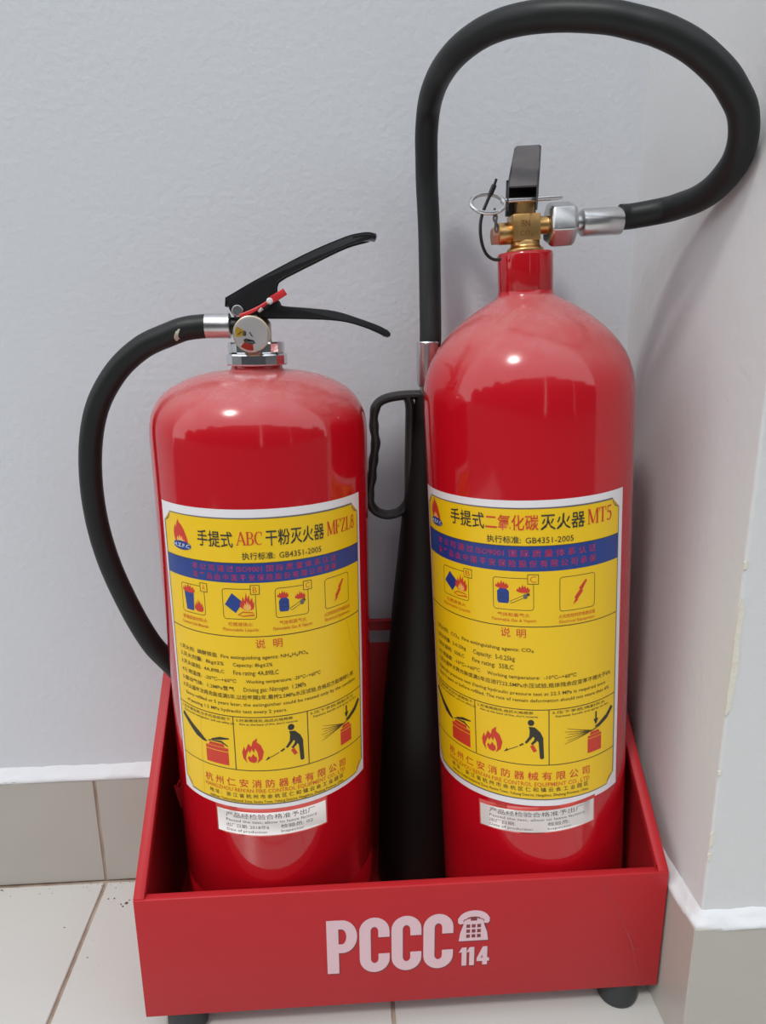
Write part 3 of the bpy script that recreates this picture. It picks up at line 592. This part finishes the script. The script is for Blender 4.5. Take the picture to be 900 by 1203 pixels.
MB().tube([(0.030,ly,0.5640),(0.0375,ly,0.5602),(0.0405,ly,0.5585)], [0.004,0.0068,0.0045], seg=14, up=(0,0,1), sx=0.45, sy=1.3).build('handle_tip', M_BLACK, handle)
MB().lathe([(0.0036,-0.0118),(0.0042,-0.0112),(0.0042,-0.0104),(0.0020,-0.0100),(0.0020,0.0100),(0.0042,0.0104),(0.0042,0.0112),(0.0036,0.0118)], (-0.0716,ly,0.5772), axis='y', seg=24).build('hinge_rivet', M_STEEL, L)
# red lead seal and its cord
v = MB(); v.tube(crom([(-0.0700,ly-0.0125,0.5735),(-0.0655,ly-0.013,0.5750),(-0.0600,ly-0.013,0.5772),(-0.0535,ly-0.013,0.5803),(-0.0475,ly-0.013,0.5842)],6), 0.0009, seg=8, sx=1.6, up=(0,0,1))
v.tube(crom([(-0.0690,ly-0.0132,0.5729),(-0.060,ly-0.0138,0.5762),(-0.0545,ly-0.0138,0.5802)],5), 0.0006, seg=8)
sl = v.build('seal_cord', M_SEAL, L)
v = MB(); v.tube([(-0.0462,ly-0.0135,0.5846),(-0.0360,ly-0.0130,0.5905)], 0.0036, seg=4, up=(0,0,1), sx=1.0, sy=0.7); v.build('seal_tag', M_SEAL, sl, bevel=0.0006)
v = MB(); v.lathe([(0.0014,-0.004),(0.0024,-0.003),(0.0024,0.001),(0.0014,0.002)], (-0.0474,ly-0.0135,0.5838), axis='y', seg=14); v.build('seal_bead', M_WHITE, sl)
v = MB(); v.tube([(-0.0562,ly-0.0125,0.5765),(-0.0535,ly-0.0128,0.5790)], [0.0012,0.0017], seg=10); v.build('seal_stub', M_WHITE, sl)
# hose on the left
v = MB(); v.lathe([(0.0088,-0.0368),(0.0091,-0.0366),(0.0091,-0.0205),(0.0094,-0.0200),(0.0094,-0.0185),(0.0085,-0.0180),(0.0072,-0.0174)], (0,0,0.5395), axis='x', seg=36).build('hose_ferrule', M_STEEL, L, local=True)
hp = [(-0.0955,-0.1035,0.5666),(-0.1110,-0.1030,0.5650),(-0.1235,-0.1010,0.5612),(-0.1475,-0.0970,0.5510),(-0.1700,-0.0930,0.5322),(-0.1880,-0.0900,0.5042),(-0.1978,-0.0870,0.4680),(-0.2000,-0.0850,0.4240),(-0.1945,-0.0830,0.3800),(-0.1815,-0.0810,0.3360),(-0.1665,-0.0790,0.3000),(-0.1530,-0.0720,0.2760),(-0.1415,-0.0600,0.2500),(-0.1330,-0.0480,0.2150),(-0.1290,-0.0400,0.1700)]
cl = crom(hp, 10); hose = MB().tube(cl, 0.0089, seg=24).build('hose', M_RUBBER, L)
v = MB(); vs = []; fs = []; q = [p for p in cl if -0.1195 < p.x < -0.1150 and p.z > 0.5][:6]
for i, p in enumerate(q):
    for j in range(9):
        aa = math.radians(-48+ (j*78/8) + 6*math.sin(i*2.0)); vs.append((p.x-0.0010*math.sin(j*.8), p.y-0.00915*math.cos(aa), p.z-0.00915*math.sin(aa)*-1))
for i in range(len(q)-1):
    for j in range(8): fs.append((i*9+j, i*9+j+1, i*9+10+j, i*9+9+j))
v.add(vs, fs)
if fs: v.build('paint_smear', M_SMEAR, hose)['label'] = 'cream paint smeared on the hose'
MB().lathe([(0.0105,0.0),(0.0112,0.002),(0.0098,0.045),(0.0092,0.050)], (-0.1290,-0.0400,0.1250), seg=28).build('nozzle', M_HORN, L)
v = MB(); v.tube(crom([(-0.1500,-0.1000,0.172),(-0.1470,-0.0985,0.1765),(-0.1400,-0.0980,0.177)],5), 0.0009, seg=8)
v.prism([(-0.1530,0.172),(-0.1410,0.168),(-0.1405,0.148),(-0.1490,0.150)], -0.1005, -0.0985)
v.build('nozzle_clip', M_BOX, L)
T0 = [(['1.灭火剂:  磷酸铵盐', -69.5, -32], ['Fire extinguishing agents: NH₄H₂PO₄', -29, 35.5]), (['2.灭火剂量:  8kg±2%', -69.5, -27], ['Capacity: 8kg±2%', -20, 9]), (['3.灭火级别:  4A,89B,C', -69.5, -27], ['Fire rating: 4A,89B,C', -20, 13]), (['4.使用温度:  -20℃~+60℃', -69.5, -18], ['Working temperature: -20℃~+60℃', -11, 45]), (['5.驱动气体:  1.2MPa氮气', -69.5, -20], ['Driving gas: Nitrogen  1.2MPa', -13, 33])]
LZ = [307.6, 301.6, 295.2, 288.4, 281.8]
lines = [([tuple(q) for q in t], z-1.6, 3.5) for t, z in zip(T0, LZ)]
lines += [([('6.灭火器每次再充装或满5年,以后每隔2年,需按2.5MPa水压试验,合格后方能继续使用.', -69.5, 79)], 273.8, 3.7), ([('Every refilled or 5 years later, the extinguisher could be reused only by the condition', -66.5, 81)], 268.4, 2.7), ([('of passing 1.5 MPa hydraulic test every 2 years.', -66, 18)], 262.8, 2.7)]
build_label(L, RL, dict(crease=[[(72,322),(78,300),(88,281)],[(-52,252),(-53,225),(-54,187)]], lab='yellow printed label headed ABC MFZL8', c=5.7, paper=(-80.8,92.6,181.0,418.0), nick=(272.0,1.3), yel=(-77.3,89.2,185.2,411.6), l1=323.9, l2=259.3, l3=214.4, div=(-22.8,33.1), band=(364.8,379.2),
    bandtext=[('本 公 司 通 过 ISO9001 国 际 质 量 体 系 认 证', -48, 62, 372.8, 4.6), (' '.join('该产品由中国平安保险股份有限公司承保'), -48, 62, 366.4, 4.6)],
    logo=(-65.5,389.5,15.5), title=[('手提式',-41.5,-14.2,390.6,11.2,M_INK),('ABC',-11.6,6.6,392.6,9.6,M_INKR),('干粉灭火器',8.6,51.8,391.6,11.2,M_INK),('MFZL8',54.4,83.6,392.8,10.4,M_INKR)],
    sub=(('执行标准:','GB4351-2005'),-8.4,49.0,382.0,5.0),
    icons=[('A',-61.2,-39.2,337.6,359.8,('普通固体材料火','Common Solid Materials',24,26)),('B',-24.4,-0.5,337.5,360.2,('可燃液体火','Flammable Liquids',18,26)),('C',13.3,37.2,337.5,359.8,('气体和蒸气火','Flammable Gas & Vapors',20,29)),('E',51.2,74.8,337.0,360.4,('火灾危险时的电器设备','Electrical Equipment',26,25))],
    shuo=[('说',-2.4,4.6,314.8,6.8),('明',10.2,16.8,314.8,6.6)], lines=lines,
    howto=[('1.右手握压把,左手托底部取下','Remove the extinguisher, pull out safety pin'),('2.对准燃烧处,由近火焰根部','Aim at the base of fire, don\'t reverse'),('3.压下手把,喷射灭火','Squeeze handle and spray on fire')],
    comp=[(' '.join('杭州仁安消防器械有限公司'),-51.5,66.5,199.6,6.8,M_INKR),("HANGZHOU REN'AN FIRE CONTROL EQUIPMENT CO., LTD",-51.8,66,195.2,3.3,M_INKO),(' '.join('地址: 浙江省杭州市余杭区仁和镇云会工业园区'),-48,64,190.2,3.6,M_INKB),('Address: Yunhui Industrial Zone, Renhe Town, Yuhang District, Hangzhou, Zhejiang Province, China',-48,64,186.4,2.2,M_INKB)],
    stick=(-43.4,47.2,156.2,180.9), skew=0.0, dw=.48, iw=.86, date='出厂日期: 2018年6', insp='检验员: 02'))

# ------------------------------------------------------------------ carbon dioxide extinguisher (right), leaning a little to the left
RR = 0.0815
R = thing('carbon_dioxide_extinguisher', 'tall red carbon dioxide extinguisher with brass valve, long looping hose and black horn', 'fire extinguisher', (0.1744, -0.1035, 0.027), (0, -0.0527, 0))
prof = [(0.0,0.006),(0.055,0.006),(0.066,0.0052),(0.074,0.0068),(0.0795,0.0115),(0.0812,0.018),(RR,0.026),(RR,0.4780),(0.0812,0.4870),(0.0806,0.4950),(0.0791,0.5025),(0.0766,0.5100),(0.0733,0.5170),(0.0690,0.5235),(0.0640,0.5297),(0.0585,0.5353),(0.0515,0.5413),(0.0442,0.5468),(0.0370,0.5515),(0.0310,0.5550),(0.0255,0.5578),(0.0222,0.5597),(0.0211,0.5615),(0.0207,0.5640)]
MB().lathe(prof, seg=128).build('cylinder', M_RED, R, local=True, ang=50)
MB().lathe([(0.0203,0.5630),(0.0206,0.5635),(0.0206,0.5895),(0.0202,0.5912),(0.0195,0.5918),(0.013,0.592)], seg=56).build('neck_ring', M_REDC, R, local=True, ang=40)
# brass valve
v = MB(); v.lathe([(0.0136,0.5905),(0.0138,0.5940),(0.0120,0.5952),(0.0108,0.5965),(0.0108,0.6000)], seg=32); v.box(-0.0112,-0.0105,0.5995,0.0092,0.0105,0.6180); v.box(-0.0070,-0.0075,0.618,0.0055,0.0075,0.6272)
v.lathe([(0.0078,-0.0205),(0.0078,-0.0105)], (0,0,0.6058), axis='x', seg=28); v.lathe([(0.0064,0.009),(0.0064,0.0165),(0.0075,0.0172)], (0,0,0.6103), axis='x', seg=28)
val = v.build('valve', M_BRASS, R, local=True, bevel=0.0008)
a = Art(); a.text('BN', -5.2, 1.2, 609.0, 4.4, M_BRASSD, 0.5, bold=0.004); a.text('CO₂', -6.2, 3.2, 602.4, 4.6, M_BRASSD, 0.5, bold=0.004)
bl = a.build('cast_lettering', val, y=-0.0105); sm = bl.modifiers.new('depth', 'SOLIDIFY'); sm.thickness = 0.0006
MB().lathe([(0.0055,-0.0252),(0.0066,-0.0246),(0.0066,-0.0206),(0.0055,-0.0203)], (0,0,0.6044), axis='x', seg=6).build('relief_cap', M_COPPER, val, local=True, ang=20)
v = MB(); v.lathe([(0.0140,0.0166),(0.0165,0.0190),(0.0165,0.0345),(0.0140,0.0370)], (0,0,0.6103), axis='x', seg=6, rot=math.radians(18)).build('outlet_nut', M_STEEL, R, local=True, bevel=0.0012, bseg=3, ang=25)
for kx in range(0): pass
v = MB(); v.lathe([(0.0060,0.0365),(0.0060,0.0425)], (0,0,0.6104), axis='x', seg=28); v.lathe([(0.0080,0.0418),(0.0095,0.0428),(0.0099,0.0445),(0.0099,0.0718),(0.0096,0.0726),(0.0085,0.0727)], (0,0,0.6104), axis='x', seg=32)
v.build('hose_ferrule', M_STEEL, R, local=True)
# squeeze lever: an open channel rising backwards
A_ = Vector((0.1360,-0.1180,0.6618)); B_ = Vector((0.1540,-0.0570,0.7015)); d = (B_-A_).normalized(); wv = Vector((d.y,-d.x,0)).normalized(); nv = d.cross(wv).normalized()
if nv.z < 0: nv = -nv
v = MB(); hw = 0.0109; Ln = (B_-A_).length
def slab(p00, p01, p11, p10, off):
    q = [p00, p01, p11, p10]; v.add(q+[x+off for x in q], [(0,1,2,3),(7,6,5,4),(0,4,5,1),(1,5,6,2),(2,6,7,3),(3,7,4,0)])
t0 = 0.0012
secs = [(0.0,1.0,0.0165),(0.25,1.0,0.016),(0.5,0.98,0.010),(0.8,0.96,0.007),(0.95,0.94,0.005),(1.0,0.78,0.004)]
for (t, k, h), (t2, k2, h2) in zip(secs[:-1], secs[1:]):
    P0, P1 = A_+d*Ln*t, A_+d*Ln*t2
    slab(P0-wv*hw*k, P0+wv*hw*k, P1+wv*hw*k2, P1-wv*hw*k2, -nv*t0)
    for s in (-1, 1):
        dnv = Vector((0,0,-1)); slab(P0+wv*hw*k*s, P0+wv*hw*k*s+dnv*h, P1+wv*hw*k2*s+dnv*h2, P1+wv*hw*k2*s, -wv*s*t0)
v.build('squeeze_lever', M_LEVER, R, ang=30)
# carry handle, mostly behind the valve
v = MB(); v.box(0.1288,-0.0985,0.6440,0.1512,-0.0955,0.6690);  A2 = Vector((0.1435,-0.0960,0.6285)); B2 = Vector((0.1560,-0.0400,0.6230)); d2 = (B2-A2).normalized(); w2 = Vector((d2.y,-d2.x,0)).normalized()  # the box is a black block added to fill the lever's dark interior
slab(A2-w2*0.0085, A2+w2*0.0085, B2+w2*0.0085, B2-w2*0.0085, Vector((0,0,-0.0012)))
for s in (-1, 1): slab(A2+w2*0.0085*s, A2+w2*0.0085*s+Vector((0,0,0.012)), B2+w2*0.0085*s+Vector((0,0,0.004)), B2+w2*0.0085*s, -w2*s*0.0012)
v.build('carry_handle', M_BLACK, R)
# safety pin with its ring, small chain and black tie
yp = -0.1130
v = MB(); v.tube([(0.1215,yp,0.6525),(0.1480,yp,0.6540),(0.1630,yp,0.6550),(0.1668,yp,0.6552)], [0.0018,0.0018,0.0018,0.0010], seg=14)
pin = v.build('safety_pin', M_STEEL, R)
yr = -0.1180
ring = [(0.1110+0.0122*math.cos(t)*1.0, yr+0.006*math.sin(t), 0.6500+0.0072*math.sin(t)) for t in [2*PI*k/40 for k in range(40)]]
MB().tube(ring, 0.0015, seg=10, closed=True).build('pin_ring', M_STEEL, pin)
v = MB()
for i, (x, z) in enumerate(((0.1163,0.6440),(0.1168,0.6405),(0.1174,0.6370),(0.1181,0.6335))):
    lk = [(x+0.0013*math.cos(t)*(1 if i % 2 else 0.4), -0.1175+0.0012*math.cos(t)*(0.3 if i % 2 else 1), z+0.0026*math.sin(t)) for t in [2*PI*k/14 for k in range(14)]]
    v.tube(lk, 0.0008, seg=6, closed=True)
v.build('pin_chain', M_GREY, R)
tie = crom([(0.1158,-0.1225,0.6655),(0.1140,-0.1225,0.6605),(0.1120,-0.1225,0.6560),(0.1090,-0.122,0.6490),(0.1065,-0.122,0.6425),(0.1053,-0.122,0.6360),(0.1055,-0.122,0.6290),(0.1072,-0.1215,0.6215),(0.1100,-0.121,0.6160),(0.1135,-0.120,0.6130),(0.1170,-0.119,0.6118),(0.1215,-0.1175,0.6120)],6)
MB().tube(tie, [0.0010 if i < 5 else 0.0019 if i < 14 else 0.0012 for i in range(len(tie))], seg=8).build('seal_tie', M_BLACK, R)
# long hose looping over to the horn
hp = [(0.2140,-0.1035,0.6428),(0.2235,-0.1040,0.6434),(0.243,-0.1142,0.6461),(0.2493,-0.1266,0.6476),(0.2541,-0.1409,0.6495),(0.2572,-0.1556,0.6535),(0.2583,-0.1696,0.6596),(0.2583,-0.1812,0.6669),(0.2568,-0.1892,0.6753),(0.2535,-0.1949,0.6843),(0.2489,-0.1988,0.6923),(0.2419,-0.2014,0.7001),(0.2346,-0.2032,0.7074),(0.226,-0.204,0.7141),(0.216,-0.2037,0.7212),(0.2062,-0.2014,0.7275),(0.1939,-0.198,0.7337),(0.1819,-0.1928,0.7387),(0.1699,-0.1879,0.7429),(0.1581,-0.1823,0.7458),(0.145,-0.1756,0.7484),(0.1319,-0.1681,0.7502),(0.1212,-0.1599,0.7514),(0.1103,-0.1509,0.7515),(0.1004,-0.1402,0.7504),(0.091,-0.1269,0.7476),(0.084,-0.1108,0.7443),(0.0791,-0.0909,0.7401),(0.0761,-0.0737,0.7337),(0.0752,-0.0571,0.726),(0.075,-0.0464,0.7113),(0.0759,-0.0404,0.6949),(0.0768,-0.0368,0.6774),(0.0782,-0.0372,0.6526),(0.0789,-0.0389,0.6304),(0.0791,-0.045,0.5915),(0.0787,-0.0534,0.5555),(0.0777,-0.0540,0.5480)]
MB().tube(crom(hp, 5), 0.0091, seg=24).build('hose', M_RUBBER, R)
# discharge horn with ferrule and finger-grip handle
cx = lambda z: 0.0667+0.0087*max(0.0,(z-0.05)/0.46)**1.3
hz = [(0.0285,0.0340),(0.0290,0.0362),(0.034,0.0366),(0.06,0.0364),(0.15,0.0352),(0.22,0.0325),(0.33,0.0248),(0.41,0.0178),(0.46,0.0130),(0.495,0.0105),(0.509,0.0095),(0.5105,0.0080)]
vs = []; fs = []; sg = 40
for z, r in hz:
    for k in range(sg): t = 2*PI*k/sg; vs.append((cx(z)+r*math.cos(t), -0.0555+r*math.sin(t), z))
for i in range(len(hz)-1):
    for k in range(sg): fs.append((i*sg+k, i*sg+(k+1) % sg, (i+1)*sg+(k+1) % sg, (i+1)*sg+k))
fs.append(tuple(range(sg-1,-1,-1))); fs.append(tuple((len(hz)-1)*sg+k for k in range(sg)))
horn = MB().add(vs, fs).build('horn', M_HORN, R)
v = MB(); v.lathe([(0.0070,0.507),(0.0072,0.515),(0.0088,0.5165),(0.0092,0.5185),(0.0096,0.549),(0.0100,0.5515),(0.0094,0.5525)], (0.0765,-0.0550,0), seg=32).build('horn_ferrule', M_STEEL, R)
hd = crom([(0.0715,-0.055,0.5085),(0.0560,-0.055,0.5082),(0.0420,-0.055,0.5060),(0.0340,-0.055,0.5015),(0.0308,-0.055,0.4930),(0.0306,-0.055,0.4800),(0.0318,-0.055,0.4690),(0.0305,-0.055,0.4580),(0.0290,-0.055,0.4470),(0.0282,-0.055,0.4380),(0.0262,-0.055,0.4260),(0.0268,-0.055,0.4150),(0.0315,-0.055,0.4075),(0.0410,-0.055,0.4040),(0.0510,-0.055,0.4060),(0.0578,-0.055,0.4120),(0.0605,-0.055,0.4200),(0.0607,-0.055,0.4500),(0.0612,-0.055,0.4800),(0.0612,-0.055,0.4990),(0.0590,-0.055,0.5075)],6)
rad = [0.0040 + (0.00035*math.sin(p.z*420) if p.x < 0.034 and 0.41 < p.z < 0.5 else 0) for p in hd]
MB().tube(hd, rad, seg=12, up=(0,1,0), sx=1.7).build('horn_handle', M_GRIP, horn)
r0 = [([('1.灭火剂:  CO₂',-112,-79),('Fire extinguishing agents: CO₂',-76,-17)], 305.2), ([('2.灭火剂量:  5-0.25kg',-111.5,-72),('Capacity:  5-0.25kg',-65,-31)], 297.4), ([('3.灭火级别:  55B,C',-111,-74),('Fire rating:  55B,C',-66,-32)], 290.2), ([('4.使用温度:  -10℃~+60℃',-110.5,-59),('Working temperature:  -10℃~+60℃',-53,15.5)], 282.6)]
lines = [(s, z-1.6, 3.7) for s, z in r0] + [([('5.灭火器每次再充装或满5年应进行22.5MPa水压试验,瓶体残余应变率不得大于6%.',-110,49.5)], 274.2, 3.8), ([('Hydraulic pressure test (having hydraulic pressure test at 22.5 MPa is required once',-111,43)], 267.8, 2.8), ([('every 5 years or before refilled. The rate of remain deformation should not more than 6%.',-111,48)], 262.2, 2.8)]
build_label(R, RR, dict(crease=[], lab='yellow printed label headed MT5', c=-33, paper=(-126.5,61.2,170.6,420.4), nick=(200.0,0.0), yel=(-122.0,55.6,176.5,414.6), l1=324.0, l2=255.6, l3=207.6, div=(-65.0,-6.0), band=(367.4,386.4),
    bandtext=[('本 公 司 通 过 ISO9001 国 际 质 量 体 系 认 证',-102,31,378.4,5.2),(' '.join('该产品由中国平安保险股份有限公司承保'),-102,31,370.6,5.2)],
    logo=(-112.5,396.0,15.5), title=[('手提式',-83.5,-52.2,398.2,11.6,M_INK),('二氧化碳',-51.4,-13.0,398.4,11.0,M_INKR),('灭火器',-11.6,21.2,398.4,11.4,M_INK),('MT5',23.4,46.4,399.2,11.2,M_INKR)],
    sub=(('执行标准:','GB4351-2005'),-50.5,12.4,388.6,5.2),
    icons=[('B',-95.5,-67.5,338.4,361.6,('可燃液体火','Flammable Liquids',22,30)),('C',-46.4,-16.8,337.2,362.0,('气体和蒸气火','Flammable Gas & Vapors',24,33)),('E',2.2,30.4,335.6,362.0,('火灾危险时的电器设备','Electrical Equipment',30,29))],
    shuo=[('说',-41.4,-34.0,315.2,7.0),('明',-29.4,-22.6,315.2,6.8)], lines=lines,
    howto=[('1.右手握压把,左手托底部取下','Remove the extinguisher, pull out safety pin'),('2.对准燃烧处,由近火焰根部','Aim at the base of fire, don\'t reverse'),('3.压下手把,喷射灭火','Squeeze handle and spray on fire')],
    comp=[(' '.join('杭州仁安消防器械有限公司'),-97.5,28.0,194.0,7.2,M_INKR),("HANGZHOU REN'AN FIRE CONTROL EQUIPMENT CO., LTD",-97.5,28,188.6,3.5,M_INKO),(' '.join('地址: 浙江省杭州市余杭区仁和镇云会工业园区'),-94,27,183.6,3.8,M_INKB),('Address: Yunhui Industrial Zone, Renhe Town, Yuhang District, Hangzhou, Zhejiang Province, China',-94,27,179.6,2.3,M_INKB)],
    stick=(-64.0,34.0,141.6,166.2), skew=6.6, dw=.32, iw=.76, date='出厂日期:', insp='检验员:'))
